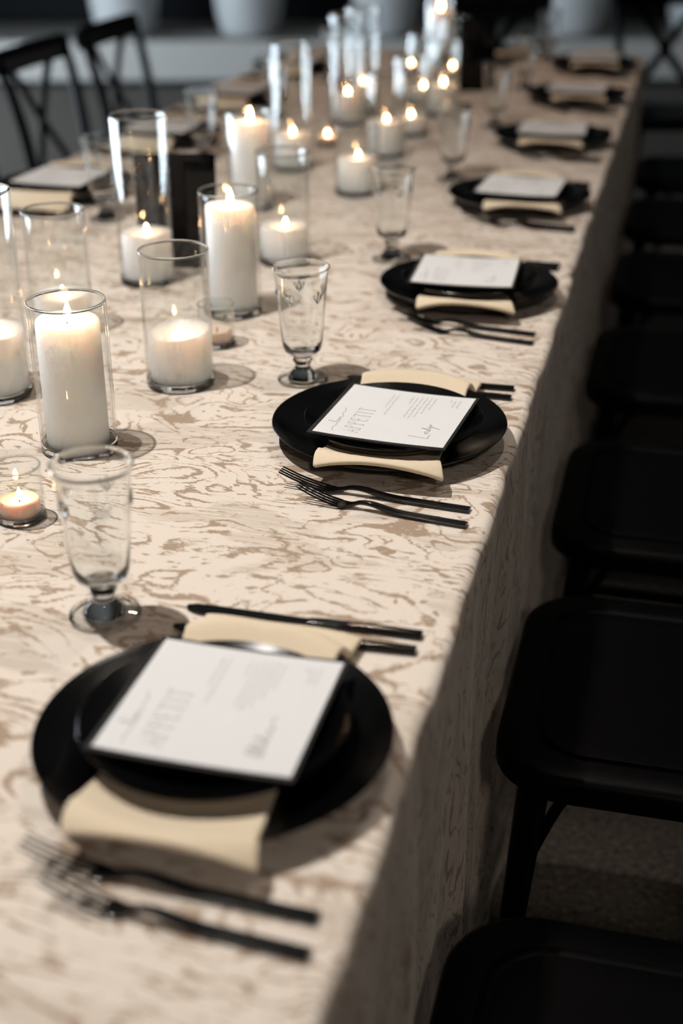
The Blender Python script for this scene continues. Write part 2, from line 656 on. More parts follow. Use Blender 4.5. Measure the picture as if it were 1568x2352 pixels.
def build_cloth():
    rc = 0.03
    loop = []                                  # (x, y, nx, ny) at the table edge, counter clockwise

    def seg(a, b, n, nx, ny):
        for i in range(n):
            t = i / n
            loop.append((a[0] + (b[0] - a[0]) * t, a[1] + (b[1] - a[1]) * t, nx, ny))

    def corner(cx, cyy, a0):
        for i in range(8):
            a = a0 + math.pi / 2 * i / 8
            loop.append((cx + rc * math.cos(a), cyy + rc * math.sin(a), math.cos(a), math.sin(a)))

    seg((X1, Y0 + rc), (X1, Y1 - rc), 420, 1, 0)
    corner(X1 - rc, Y1 - rc, 0)
    seg((X1 - rc, Y1), (X0 + rc, Y1), 90, 0, 1)
    corner(X0 + rc, Y1 - rc, math.pi / 2)
    seg((X0, Y1 - rc), (X0, Y0 + rc), 200, -1, 0)
    corner(X0 + rc, Y0 + rc, math.pi)
    seg((X0 + rc, Y0), (X1 - rc, Y0), 60, 0, -1)
    corner(X1 - rc, Y0 + rc, 3 * math.pi / 2)
    N = len(loop)
    er = 0.012                                 # rounding of the table edge
    prof = [(-.0295, 0.0, -.0295)]
    for i in range(7):
        a = math.pi / 2 * i / 6
        prof.append((-er + er * math.sin(a), -er + er * math.cos(a), -er + er * a))
    arc = -er + er * math.pi / 2
    for i in range(1, 25):
        z = -er - (TZ - 0.006 - er) * i / 24
        prof.append((0.0, z, arc + (-z - er)))
    v, uv = [], []
    for (off, z, ar) in prof:
        depth = max(0.0, -z - er)
        for (x, y, nx, ny) in loop:
            along = y if abs(nx) > .5 else x
            fold = 0.0
            if depth > 0:
                k = min(1.0, depth / .35)
                fold = -k * (.006 + .006 * math.sin(along * 17 + 1.3 * math.sin(along * 5)) + .004 * math.sin(along * 41 + 2))
            dent = 0.0
            if nx > .5 and off > -.05:
                dent = -.007 * math.exp(-((y - 1.275) / .014) ** 2) - (.004 if y > 1.275 else 0.0) * (1 - math.exp(-abs(y - 1.275) / .05))
                dent += .0016 * math.sin(y * 23) + .0010 * math.sin(y * 61 + 1)
                dent = min(dent, .001)
            q = off + fold + dent
            v.append((x + nx * q, y + ny * q, TZ + z))
            uv.append((x + nx * ar, y + ny * ar))
    f = []
    rows = len(prof)
    for i in range(rows - 1):
        for k in range(N):
            k2 = (k + 1) % N
            f.append((i * N + k, i * N + k2, (i + 1) * N + k2, (i + 1) * N + k))
    f.append(tuple(range(N)))
    me = bpy.data.meshes.new('tablecloth')
    me.from_pydata(v, [], f)
    me.update()
    ul = me.uv_layers.new(name='UVMap')
    for lp in me.loops:
        ul.data[lp.index].uv = uv[lp.vertex_index]
    bm = bmesh.new()
    bm.from_mesh(me)
    bmesh.ops.recalc_face_normals(bm, faces=bm.faces)
    bm.to_mesh(me)
    bm.free()
    o = link_me('tablecloth', me, M['cloth'], angle=60)
    return tag(o, 'cream damask cloth with tan scrolls covering the long banquet table to the floor', 'tablecloth')


build_cloth()

# ------------------------------------------------------------------ chairs


def rrect(w, d, rf, rb, n=8):
    """outline of a seat, front at +y, corner radii front / back"""
    pts = []
    for cx, cyy, a0, r in ((w / 2 - rf, d / 2 - rf, 0, rf), (-w / 2 + rf, d / 2 - rf, math.pi / 2, rf),
                           (-w / 2 + rb, -d / 2 + rb, math.pi, rb), (w / 2 - rb, -d / 2 + rb, 3 * math.pi / 2, rb)):
        for i in range(n + 1):
            a = a0 + math.pi / 2 * i / n
            pts.append((cx + r * math.cos(a), cyy + r * math.sin(a)))
    return pts


def slab(outline, levels):
    """levels of (inset, z); closed top and bottom"""
    n = len(outline)
    cx = sum(p[0] for p in outline) / n
    cyy = sum(p[1] for p in outline) / n
    W = max(abs(p[0] - cx) for p in outline)
    D = max(abs(p[1] - cyy) for p in outline)
    mb = MB()
    v, f = [], []
    for ins, z in levels:
        for x, y in outline:
            v.append((cx + (x - cx) * (W - ins) / W, cyy + (y - cyy) * (D - ins) / D, z))
    for i in range(len(levels) - 1):
        for k in range(n):
            k2 = (k + 1) % n
            f.append((i * n + k, i * n + k2, (i + 1) * n + k2, (i + 1) * n + k))
    f.append(tuple(range(n))[::-1])
    f.append(tuple((len(levels) - 1) * n + k for k in range(n)))
    mb.add(v, f)
    return mb


def make_chair():
    """bentwood cross-back chair; origin on the floor under the seat centre, front towards +y"""
    root = empty('cross_back_chair')
    m = M['chair']
    so = rrect(.43, .42, .085, .10)
    slab(so, [(.022, .418), (.006, .421), (0, .428), (0, .448), (.003, .455), (.009, .459), (.040, .460), (.043, .457), (.050, .455)]).build('seat', m, root)
    pn = rrect(.33, .32, .06, .07)
    slab(pn, [(.0, .4552), (.001, .4585), (.004, .4592), (.03, .458)]).build('seat_panel', m, root)
    # front legs
    for s in (-1, 1):
        mb = MB()
        mb.tube([(s * .185, .185, 0), (s * .178, .172, .22), (s * .168, .158, .425)], [.0125, .016, .0195], 12)
        mb.build('leg', m, root)
    # rear legs run up into the back posts
    for s in (-1, 1):
        mb = MB()
        pts = catmull([(s * .185, -.245, 0), (s * .180, -.212, .20), (s * .182, -.192, .43), (s * .190, -.205, .62), (s * .202, -.232, .77), (s * .210, -.258, .865)], 5)
        n = len(pts)
        mb.tube(pts, [.0135 + .004 * math.sin(math.pi * i / (n - 1)) for i in range(n)], 12)
        mb.build('leg', m, root)
    # top rail, bent backwards
    pts = []
    for i in range(17):
        t = -1 + 2 * i / 16
        pts.append((t * .232, -.262 - .008 * (1 - t * t), .862))
    mb = MB()
    mb.tube(pts, [(.013, .036 if 0 < i < 16 else .030) for i in range(17)], 12)
    mb.build('top_rail', m, root)
    # the two crossing splats
    for s in (-1, 1):
        mb = MB()
        pts = catmull([(s * .150, -.272, .865), (s * .075, -.262 + s * .004, .77), (0, -.244 + s * .007, .66), (-s * .085, -.220 + s * .004, .55), (-s * .155, -.200, .455)], 5)
        mb.tube(pts, [(.018, .007)] * len(pts), 8, up_=(0, 1, .3))
        mb.build('cross_splat', m, root)
    # lower rail and stretchers
    mb = MB()
    mb.tube([(-.178, .172, .205), (.178, .172, .205)], .010, 10)
    mb.build('stretcher', m, root)
    mb = MB()
    mb.tube([(-.181, -.213, .205), (.181, -.213, .205)], .010, 10)
    mb.build('stretcher', m, root)
    for s in (-1, 1):
        mb = MB()
        mb.tube([(s * .179, .172, .165), (s * .180, -.216, .165)], .010, 10)
        mb.build('stretcher', m, root)
    # bentwood braces under the seat
    for s in (-1, 1):
        mb = MB()
        mb.tube(catmull([(s * .172, .160, .30), (s * .150, .120, .39), (s * .10, .06, .418)], 5), .007, 8)
        mb.build('brace', m, root)
    return root


PX = -0.1524
SEAT_Y = [-0.121, 0.518, 1.105, 1.724, 2.342, 2.956, 3.569]
FAR_Y = [1.60, 2.16, 2.72, 3.33]
ORD = ['nearest', 'second', 'third', 'fourth', 'fifth', 'sixth', 'farthest']
chair0 = make_chair()
chairs = []
for i, y in enumerate(SEAT_Y):
    c = chair0 if i == 0 else copy_tree(chair0)
    c.location = (.012 + .21 + (.003, 0, .004, .002, .006, 0, .003)[i], y + (-.005, 0, -.02, 0, .01, 0, 0)[i], 0)
    c.rotation_euler = (0, 0, math.pi / 2)
    nm = ORD[i] if i in (0, 6) else ORD[i] + ' from the camera'
    tag(c, 'black wooden chair tucked in on the right side of the table, ' + nm, 'chair', 'chairs along the right side of the table')
for i, (y, lab) in enumerate([(2.16, 'black cross-back chair on the left side of the table, cut by the left border'),
                              (2.77, 'black cross-back chair on the left side of the table, nearer of the two in view'),
                              (3.33, 'black cross-back chair on the left side of the table, farther of the two in view')]):
    c = copy_tree(chair0)
    c.location = (-1.440, y, 0)
    c.rotation_euler = (0, 0, -math.pi / 2)
    tag(c, lab, 'chair', 'chairs along the left side of the table')
for x, y, rz, lab in ((-0.62, 4.22, math.pi, 'black cross-back chair at the far head of the table behind the black sign'),
                      (0.10, 4.62, math.pi + .25, 'black cross-back chair standing beyond the far right corner of the table')):
    c = copy_tree(chair0)
    c.location = (x, y, 0)
    c.rotation_euler = (0, 0, rz)
    tag(c, lab, 'chair', 'chairs beyond the far end of the table')

# ------------------------------------------------------------------ tableware meshes
CH_PROF = [(0, .0060), (.080, .0060), (.094, .0075), (.108, .0115), (.122, .0170), (.133, .0225), (.1385, .0258)]


def charger_h(r):
    pr = CH_PROF
    if r <= pr[1][0]:
        return pr[1][1]
    for (a, za), (b, zb) in zip(pr[1:-1], pr[2:]):
        if r <= b:
            return za + (zb - za) * (r - a) / (b - a)
    return pr[-1][1]


def mesh_of(mb, name, mat):
    o = mb.build(name, mat)
    me = o.data
    bpy.data.objects.remove(o)
    return me


mb = MB()
mb.lathe([(0, .0060), (.080, .0060), (.094, .0075), (.108, .0115), (.122, .0170), (.133, .0225), (.1385, .0258), (.1398, .0263), (.1402, .0255),
          (.1380, .0228), (.128, .0165), (.114, .0095), (.100, .0045), (.090, .0015), (.086, 0), (.080, 0), (.078, .0015), (0, .0015)], 96)
ME_CHARGER = mesh_of(mb, 'charger_plate', M['plate'])
mb = MB()
mb.lathe([(0, .0045), (.064, .0045), (.076, .0065), (.090, .0122), (.098, .0160), (.1045, .0195), (.1058, .0202), (.1064, .0196), (.1050, .0172),
          (.096, .0110), (.084, .0045), (.074, .0012), (.070, 0), (.064, 0), (.062, .0012), (0, .0012)], 96)
ME_SALAD = mesh_of(mb, 'salad_plate', M['plate'])


def napkin_mesh(y_far, width, seed):
    """a folded strip lying across the charger, pressed down by the upper plate, its near end rolling over the rim"""
    rnd = random.Random(seed)
    nu, nv = 30, 64
    y_near = -.146
    v, f = [], []
    ph = rnd.uniform(0, 6)
    for j in range(nv + 1):
        t = j / nv
        y = y_far + (y_near - y_far) * t
        for i in range(nu + 1):
            s = -1 + 2 * i / nu
            w = width / 2 * (1 + .05 * (abs(y) / .15) ** 2) * (1 + .015 * math.sin(y * 40 + ph))
            x = s * w
            rr = math.hypot(x, y)
            yy = y
            x += .016 * max(0.0, -y / .146) ** 2
            if rr <= .139:
                z = charger_h(rr) + .0012
            elif y > 0:
                k = min(1.0, (rr - .139) / .030)
                z = .0275 + (.0065 - .0275) * (k * k * (3 - 2 * k))
            else:
                k = min(1.0, (rr - .139) / .030)
                z = .0275 - .0145 * k ** 1.5
                yy = y + .010 * k * k
            # pillowing of the folded layers, held flat in the middle by the plate
            z += .0030 * (1 - s ** 4) * min(1, max(0, (rr - .085) / .05))
            z += .0006 * math.sin(x * 60 + ph) * (1 if rr > .1 else 0)
            v.append((x, yy, z))
    for j in range(nv):
        for i in range(nu):
            a = j * (nu + 1) + i
            f.append((a, a + 1, a + nu + 2, a + nu + 1))
    me = bpy.data.meshes.new('napkin')
    me.from_pydata(v, [], f)
    me.update()
    o = link_me('napkin', me, M['napkin'])
    md = o.modifiers.new('thick', 'SOLIDIFY')
    md.thickness = .0065
    md.offset = -1.0 if me.polygons[0].normal.z < 0 else 1.0
    bv = o.modifiers.new('soft', 'BEVEL')
    bv.width = .0022
    bv.segments = 3
    bv.limit_method = 'ANGLE'
    dg = bpy.context.evaluated_depsgraph_get()
    me2 = bpy.data.meshes.new_from_object(o.evaluated_get(dg))
    bpy.data.objects.remove(o)
    return me2


ME_NAPKIN = [napkin_mesh(.186, .136, 1), napkin_mesh(.178, .136, 2), napkin_mesh(.182, .136, 3)]


def fork_mesh(L):
    """lies along x, tines towards -x, handle end at +x; flat bar handle"""
    mb = MB()
    prof = [(.5, .0022), (.30, .0024), (.12, .0032), (.02, .0060), (-.05, .0088), (-.12, .0085), (-.17, .0050), (-.215, .0030), (-.255, .0035)]
    wid = [.0062, .0061, .0056, .0048, .0040, .0032, .0045, .0082, .0092]
    thk = [.0022, .0022, .0021, .0021, .0020, .0018, .0014, .0011, .0010]
    pts = catmull([(x * L, 0, z) for x, z in prof], 4)
    n = len(pts)

    def lerp(a, i):
        q = i / (n - 1) * (len(a) - 1)
        k = min(int(q), len(a) - 2)
        return a[k] + (a[k + 1] - a[k]) * (q - k)
    mb.tube(pts, [(lerp(wid, i), lerp(thk, i)) for i in range(n)], 12, square=True)
    for k in range(4):
        y = (-1.5 + k) * .0051
        pts = catmull([(-.245 * L, y, .0034), (-.32 * L, y * 1.0, .0062), (-.41 * L, y * .97, .0115), (-.5 * L, y * .93, .0185)], 4)
        m = len(pts)
        mb.tube(pts, [(.0017 - .0007 * i / (m - 1), .0011 - .0003 * i / (m - 1)) for i in range(m)], 8)
    return mesh_of(mb, 'fork', M['cutlery'])


ME_FORK = fork_mesh(.216)
ME_SALAD_FORK = fork_mesh(.190)


def knife_parts(L):
    hb = MB()
    pts = [(.5 * L, 0, .0030), (.30 * L, 0, .0032), (.10 * L, 0, .0034), (.03 * L, 0, .0033)]
    hb.tube(pts, [(.0058, .0027), (.0058, .0029), (.0054, .0027), (.0046, .0020)], 12, square=True)
    me_h = mesh_of(hb, 'handle', M['cutlery'])
    bb = MB()
    v, f = [], []
    n = 14
    for i in range(n + 1):
        t = i / n
        x = (.03 - .53 * t) * L
        back = .0040 + .0028 * t
        edge = -.0045 - .0045 * math.sin(min(1, t * 1.5) * math.pi / 2)
        if t > .8:
            k = (t - .8) / .2
            back = back - .004 * k * k
            edge = edge + .007 * k * k * k
        z = .0030
        v += [(x, back, z + .0011), (x, back, z - .0011), (x, edge, z - .0003), (x, edge, z + .0003)]
    for i in range(n):
        for k in range(4):
            f.append((i * 4 + k, i * 4 + (k + 1) % 4, i * 4 + 4 + (k + 1) % 4, i * 4 + 4 + k))
    f += [(0, 1, 2, 3), (n * 4 + 3, n * 4 + 2, n * 4 + 1, n * 4)]
    bb.add(v, f)
    me_b = mesh_of(bb, 'blade', M['cutlery'])
    return me_h, me_b


ME_KNIFE_H, ME_KNIFE_B = knife_parts(.223)

# ---- the menu card: square white sheet on a larger black backing, printed
CS = .155            # sheet side


def ink_on(u, v):
    """card coordinates: u to the reader's right 0..1, v down the page 0..1 -> local x (down the page), y (right)"""
    return ((v - .5) * CS, (u - .5) * CS)


GL = {'A': [[(0, 1), (.5, 0), (1, 1)], [(.2, .66), (.8, .66)], [(-.15, 1), (.15, 1)], [(.85, 1), (1.15, 1)]],
      'P': [[(.1, 0), (.1, 1)], [(.1, .02), (.7, .04), (.95, .2), (.8, .4), (.1, .47)], [(-.1, 1), (.35, 1)]],
      'E': [[(.1, 0), (.1, 1)], [(.1, 0), (.9, 0), (.92, .12)], [(.1, .47), (.7, .47)], [(.1, 1), (.95, 1), (.98, .86)]],
      'T': [[(.5, 0), (.5, 1)], [(-.05, .12), (0, 0), (1, 0), (1.05, .12)], [(.3, 1), (.7, 1)]],
      'I': [[(.5, 0), (.5, 1)], [(.2, 0), (.8, 0)], [(.2, 1), (.8, 1)]]}


def title_mesh():
    mb = MB()
    u0, v0, ch, cw, gap = .085, .195, .125, .050, .024
    u = u0
    for c in 'APPETIT':
        w = cw * (.55 if c == 'I' else 1.0)
        for st in GL[c]:
            mb.ribbon([ink_on(u + px * w, v0 + py * ch) for px, py in st], .00055 if len(st) > 2 else .0008, 0)
        u += w + gap
    # 'bon' in script with long flourishes before and after
    s = [(.06, .135), (.12, .118), (.175, .128), (.215, .120), (.232, .085), (.236, .050), (.226, .055), (.222, .095), (.228, .128), (.246, .130),
         (.256, .112), (.243, .104), (.252, .118), (.272, .116), (.282, .106), (.290, .118), (.282, .130), (.272, .122), (.284, .108), (.304, .110),
         (.310, .128), (.316, .108), (.328, .108), (.334, .127), (.352, .124), (.40, .104), (.45, .112), (.51, .088)]
    pts = [(p.x, p.y) for p in catmull([(*ink_on(*q), 0) for q in s], 4)]
    mb.ribbon(pts, .0006, 0)
    return mesh_of(mb, 'title_lettering', M['ink'])


def text_mesh(seed=3):
    rnd = random.Random(seed)
    mb = MB()
    groups = [(.375, 2, (.30, .46), .92), (.53, 6, (.26, .46), .92), (.835, 3, (.10, .17), .92)]
    lengths = {0: [.28, .43], 1: [.16, .43, .45, .41, .33, .24], 2: [.05, .15, .16]}
    for g, (v0, nl, _, ur) in enumerate(groups):
        for k in range(nl):
            L = lengths[g][k]
            v = v0 + k * .036
            u = ur - L
            while u < ur - .008:
                wl = rnd.uniform(.025, .06)
                e = min(u + wl, ur)
                q = u
                while q < e:
                    h = rnd.choice((.010, .010, .010, .016))
                    x0, y0 = ink_on(q, v - h)
                    x1, y1 = ink_on(q + .005, v)
                    mb.add([(x0, y0, 0), (x1, y0, 0), (x1, y1, 0), (x0, y1, 0)], [(0, 1, 2, 3)])
                    q += .0085
                u = e + .014
    return mesh_of(mb, 'menu_text', M['pale_ink'])


def name_mesh(kind):
    mb = MB()
    if kind == 0:
        strokes = [[(.135, .565), (.130, .60), (.120, .68), (.110, .715), (.118, .722), (.15, .716), (.185, .726)],
                   [(.190, .690), (.205, .672), (.212, .700), (.222, .672), (.238, .672), (.242, .698)],
                   [(.262, .680), (.250, .695), (.268, .698), (.276, .676), (.300, .625), (.292, .655), (.280, .695), (.296, .694)],
                   [(.305, .672), (.312, .692), (.332, .672), (.322, .72), (.300, .765), (.318, .728), (.345, .680)],
                   [(.352, .672), (.358, .690), (.372, .670), (.384, .676)]]
    elif kind == 1:
        strokes = [[(.095, .70), (.10, .66), (.125, .60), (.118, .70), (.16, .60), (.150, .70), (.19, .61), (.185, .70)],
                   [(.20, .69), (.22, .66), (.222, .69), (.25, .61), (.245, .69), (.28, .66), (.29, .69), (.32, .66), (.33, .69), (.37, .665), (.40, .66), (.44, .672)]]
    else:
        strokes = [[(.12, .60), (.11, .70), (.12, .62), (.17, .61), (.15, .65), (.12, .655)],
                   [(.17, .69), (.19, .665), (.20, .69), (.22, .665), (.24, .69), (.26, .62), (.27, .69), (.30, .665), (.33, .69), (.36, .668)]]
    for s in strokes:
        pts = [(p.x, p.y) for p in catmull([(*ink_on(q[0] + .02, q[1] + .125), 0) for q in s], 5)]
        mb.ribbon(pts, .0008, 0)
    return mesh_of(mb, 'name_lettering', M['ink'])


ME_TITLE, ME_TEXT = title_mesh(), text_mesh()
ME_NAMES = [name_mesh(0), name_mesh(1), name_mesh(2)]


def card_mesh(side, thick, name, mat, off=0.0, sag=.0018):
    n = 10
    v, f = [], []
    for top in (0, 1):
        for j in range(n + 1):
            for i in range(n + 1):
                x, y = (-.5 + i / n) * side + off, (-.5 + j / n) * side
                v.append((x, y, sag * ((x / .08) ** 2) + (thick if top else 0)))
    N = (n + 1) ** 2
    for j in range(n):
        for i in range(n):
            a = j * (n + 1) + i
            f.append((a, a + n + 1, a + n + 2, a + 1))
            f.append((N + a, N + a + 1, N + a + n + 2, N + a + n + 1))
    rim = [i for i in range(n + 1)] + [(j + 1) * (n + 1) - 1 for j in range(1, n + 1)] + [n * (n + 1) + i for i in range(n - 1, -1, -1)] + [j * (n + 1) for j in range(n - 1, 0, -1)]
    for a, b in zip(rim, rim[1:] + rim[:1]):
        f.append((a, b, b + N, a + N))
    mb = MB()
    mb.add(v, f)
    return mesh_of(mb, name, mat)


SAG = .0018
ME_BACK = card_mesh(.164, .0016, 'backing_card', M['backing'], -.0012, SAG)
ME_SHEET = card_mesh(CS, .0005, 'printed_sheet', M['card'], 0.0, SAG)
for me, w in ((ME_TITLE, 0), (ME_TEXT, 0), *((q, 0) for q in ME_NAMES)):
    for vv in me.vertices:
        vv.co.z = SAG * ((vv.co.x / .08) ** 2) + .00010


def obj_me(name, me, parent=None, loc=(0, 0, 0), rz=0.0):
    o = bpy.data.objects.new(name, me)
    COL.objects.link(o)
    o.location = loc
    o.rotation_euler = (0, 0, rz)
    if parent is not None:
        o.parent = parent
    return o


# goblet of pressed glass
GOB_OUT = [(0, 0), (.0325, 0), (.0335, .0018), (.0325, .0040), (.0270, .0062), (.0190, .0098), (.0130, .0150), (.0100, .0200), (.0098, .0222),
           (.0122, .0258), (.0135, .0285), (.0122, .0312), (.0108, .0330), (.0120, .0355), (.0185, .0385), (.0240, .0430), (.0262, .0490),
           (.0272, .0580), (.0290, .0800), (.0312, .1050), (.0330, .1280), (.0345, .1440), (.0362, .1520), (.0374, .1548), (.0370, .1558)]
GOB_IN = [(.0358, .1552), (.0340, .1480), (.0318, .1280), (.0298, .1050), (.0275, .0800), (.0254, .0580), (.0235, .0500), (.0190, .0455), (.0100, .0430), (0, .0425)]


def make_goblet():
    root = empty('water_goblet')
    mb = MB()
    mb.lathe([(0, .0030), (.0195, .0030), (.0205, .0042), (.0195, .0072), (.0165, .0110)] + GOB_OUT[6:] + GOB_IN, 48)
    mb.build('bowl_and_stem', M['goblet'], root)
    mb = MB()
    mb.lathe([(0, 0), (.0312, 0), (.0312, .0032), (.0215, .0052), (.0208, .0026), (0, .0026)], 48)
    mb.build('foot', M['glass'], root)
    mb = MB()
    mb.lathe([(.0318 + .0018 * math.cos(a), .0020 + .0019 * math.sin(a)) for a in [2 * math.pi * k / 10 for k in range(10)]], 48, closed=True)
    mb.build('foot_rim', M['goblet'], root)
    # embossed motifs round the bowl
    for k in range(5):
        a = k * 2 * math.pi / 5 + .35
        mb = MB()
        for (cx, cz, rx, rz_, tilt) in ((0, .1180, .0030, .0062, 0), (-.0042, .1200, .0022, .0064, .45), (.0042, .1200, .0022, .0064, -.45), (0, .1262, .0022, .0022, 0)):
            vs_, fs_ = [], []
            ns, nr = 10, 4
            for j in range(nr + 1):
                ph = math.pi / 2 * j / nr
                for i in range(ns):
                    t = 2 * math.pi * i / ns
                    px, pz = rx * math.cos(t) * math.cos(ph), rz_ * math.sin(t) * math.cos(ph)
                    qx = px * math.cos(tilt) - pz * math.sin(tilt) + cx
                    qz = px * math.sin(tilt) + pz * math.cos(tilt) + cz
                    Rr = .0321 + (qz - .118) * .075 + .0018 * math.sin(ph)
                    th = a + qx / .0325
                    vs_.append((Rr * math.cos(th), Rr * math.sin(th), qz))
            for j in range(nr):
                for i in range(ns):
                    fs_.append((j * ns + i, j * ns + (i + 1) % ns, (j + 1) * ns + (i + 1) % ns, (j + 1) * ns + i))
            fs_.append(tuple(range(ns))[::-1])
            mb.add(vs_, fs_)
        mb.build('embossed_motif', M['goblet'], root)
    return root


goblet0 = make_goblet()
goblet_used = False

# ------------------------------------------------------------------ place settings
R_NAMES = [q + ' right-hand setting' for q in ('nearest', 'second', 'third', 'fourth', 'fifth', 'sixth', 'farthest')]


def setting(cx, y, side, idx, where, short):
    """side +1: guest sits at +x; -1: guest sits at -x (everything turned by half a turn)"""
    global goblet_used
    ang = 0.0 if side > 0 else math.pi
    F = Matrix.Translation((cx, y, TZ)) @ Matrix.Rotation(ang, 4, 'Z')

    def put(o, x, yy, z, rz=0.0):
        o.location = F @ Vector((x, yy, z))
        o.rotation_euler = (0, 0, ang + rz)
        return o
    grp = 'right side settings' if side > 0 else 'left side settings'
    rnd = random.Random(idx * 13 + (5 if side < 0 else 0))
    ch = put(obj_me('charger_plate', ME_CHARGER), 0, 0, 0, rnd.uniform(0, 6))
    tag(ch, 'large matte black charger plate at the ' + where, 'plate', 'charger plates, ' + grp)
    nk = put(obj_me('napkin', ME_NAPKIN[0 if (side > 0 and idx == 1) else (1 if (side > 0 and idx == 0) else 2)]), (-.003, .005, -.002, .004, -.003, .002, .0)[idx], 0, 0, (-.035, -.02, .03, .03, -.02, .02, 0)[idx])
    tag(nk, 'folded champagne napkin draped across the charger plate at the ' + where, 'napkin', 'champagne napkins, ' + grp)
    sp = put(obj_me('salad_plate', ME_SALAD), (-.001, .006, 0, .003, 0, .002, 0)[idx], (.006, -.004, .004, 0, .003, 0, 0)[idx], .0142, rnd.uniform(0, 6))
    tag(sp, 'small black salad plate on top of the napkin at the ' + where, 'plate', 'salad plates, ' + grp)
    # menu
    cxx, cyy, crz = [(.003, .016, -.005), (.011, -.012, -.082), (-.006, .013, .045), (.004, .004, -.05), (.0, .004, .03), (.004, 0, -.03), (0, .004, .02)][idx]
    mc = put(empty('menu_card'), cxx, cyy, .0340, crz)
    obj_me('backing_card', ME_BACK, mc)
    sh = obj_me('printed_sheet', ME_SHEET, mc, (0, 0, .0017))
    obj_me('title_lettering', ME_TITLE, sh, (0, 0, .00050))
    obj_me('menu_text', ME_TEXT, sh, (0, 0, .00050))
    obj_me('name_lettering', ME_NAMES[0 if idx == 1 else (1 if idx == 0 else 2)], sh, (0, 0, .00050))
    tag(mc, 'square white printed menu on black backing card at the ' + where, 'menu', 'menu cards, ' + grp)
    # cutlery
    fa = put(obj_me('dinner_fork', ME_FORK), .018, (-.147, -.156, -.150, -.150, -.150, -.152, -.15)[idx] - .0065, 0, (-.035, -.085, -.12, -.06, -.04, -.05, -.03)[idx])
    tag(fa, 'black dinner fork beside the napkin at the ' + where, 'fork', 'dinner forks, ' + grp)
    fb = put(obj_me('salad_fork', ME_SALAD_FORK), .034, (-.178, -.190, -.189, -.180, -.182, -.184, -.18)[idx] - .0065, 0, (-.06, -.12, -.14, -.07, -.05, -.06, -.04)[idx])
    tag(fb, 'shorter black salad fork outside the dinner fork at the ' + where, 'fork', 'salad forks, ' + grp)
    for kk, (dx, dy, dr) in enumerate([((.0135, .2045, .01), (.0135, .1735, .05)), ((.0135, .1885, .045), (.0145, .163, -.03)), ((.0135, .196, 0), (.0135, .166, .03)),
                                       ((.0135, .196, 0), (.0135, .166, .03)), ((.0135, .196, .03), (.0135, .166, 0)), ((.0135, .196, 0), (.0135, .166, .02)),
                                       ((.0135, .196, 0), (.0135, .166, .02))][idx]):
        kn = put(empty('dinner_knife' if kk == 0 else 'butter_knife'), dx, dy, .0, dr)
        obj_me('handle', ME_KNIFE_H, kn)
        obj_me('blade', ME_KNIFE_B, kn)
        tag(kn, ('black knife farther from the plate at the ' if kk == 0 else 'black knife partly under the napkin at the ') + where, 'knife', ('outer knives, ' if kk == 0 else 'inner knives, ') + grp)
    # goblet
    if goblet_used:
        g = copy_tree(goblet0)
    else:
        g, goblet_used = goblet0, True
    gx, gy = [(-.168, .175), (-.154, .166), (-.162, .174), (-.165, .18), (-.163, .176), (-.165, .18), (-.165, .178)][idx]
    put(g, gx, gy, .0003, rnd.uniform(0, 6))
    tag(g, 'clear pressed-glass water goblet with short stem at the ' + where, 'goblet', 'water goblets, ' + grp)


for i, y in enumerate(SEAT_Y):
    setting(PX, y, 1, i, R_NAMES[i], ORD[i])
for i, y in enumerate(FAR_Y):
    nm = ['nearest left-hand setting', 'second left-hand setting', 'third left-hand setting', 'farthest left-hand setting'][i]
    setting(X0 - PX, y, -1, [3, 4, 5, 6][i], nm, nm)
# the head setting, turned towards the far end
hd = obj_me('charger_plate', ME_CHARGER, None, (-.52, 3.735, TZ))
tag(hd, 'large matte black charger plate at the far head of the table', 'plate')
hn = obj_me('napkin', ME_NAPKIN[2], None, (-.52, 3.735, TZ), R(90))
tag(hn, 'folded champagne napkin on the charger plate at the far head of the table', 'napkin')

# ------------------------------------------------------------------ candles and glass cylinders


def vase_mesh(H, Ro=.045, wall=.0024, base=.010):
    mb = MB()
    mb.lathe([(Ro, base), (Ro, H * .5), (Ro, H - .002), (Ro - wall, H - .002), (Ro - wall, H * .5), (Ro - wall, base)], 56)
    me_w = mesh_of(mb, 'glass_wall', M['glass'])
    mb = MB()
    mb.lathe([(0, 0), (Ro - .004, 0), (Ro - .001, .0015), (Ro, .004), (Ro, base), (Ro - .0012, base + .0012), (Ro - wall - .002, base - .0002), (Ro - .012, base - .0025), (0, base - .003)], 56)
    me_b = mesh_of(mb, 'glass_base', M['thick'])
    mb = MB()
    c, r_ = Ro - wall / 2, wall / 2 + .0003
    mb.lathe([(c + r_ * math.cos(a), H - .002 + r_ * 1.1 * math.sin(a)) for a in [2 * math.pi * k / 10 for k in range(10)]], 56, closed=True)
    me_r = mesh_of(mb, 'glass_rim', M['thick'])
    return me_w, me_b, me_r


VASES = {}


def glass_cylinder(x, y, H, label, group='glass candle cylinders on the table', Ro=.045, name='glass_cylinder'):
    key = (H, Ro)
    if key not in VASES:
        VASES[key] = vase_mesh(H, Ro, .0024 if Ro > .03 else .0016, .010 if Ro > .03 else .007)
    w, b, r_ = VASES[key]
    root = empty(name, (x, y, TZ + .0004))
    obj_me('glass_wall', w, root)
    obj_me('glass_base', b, root)
    obj_me('glass_rim', r_, root)
    tag(root, label, 'vase' if Ro > .03 else 'votive glass', group)
    return root


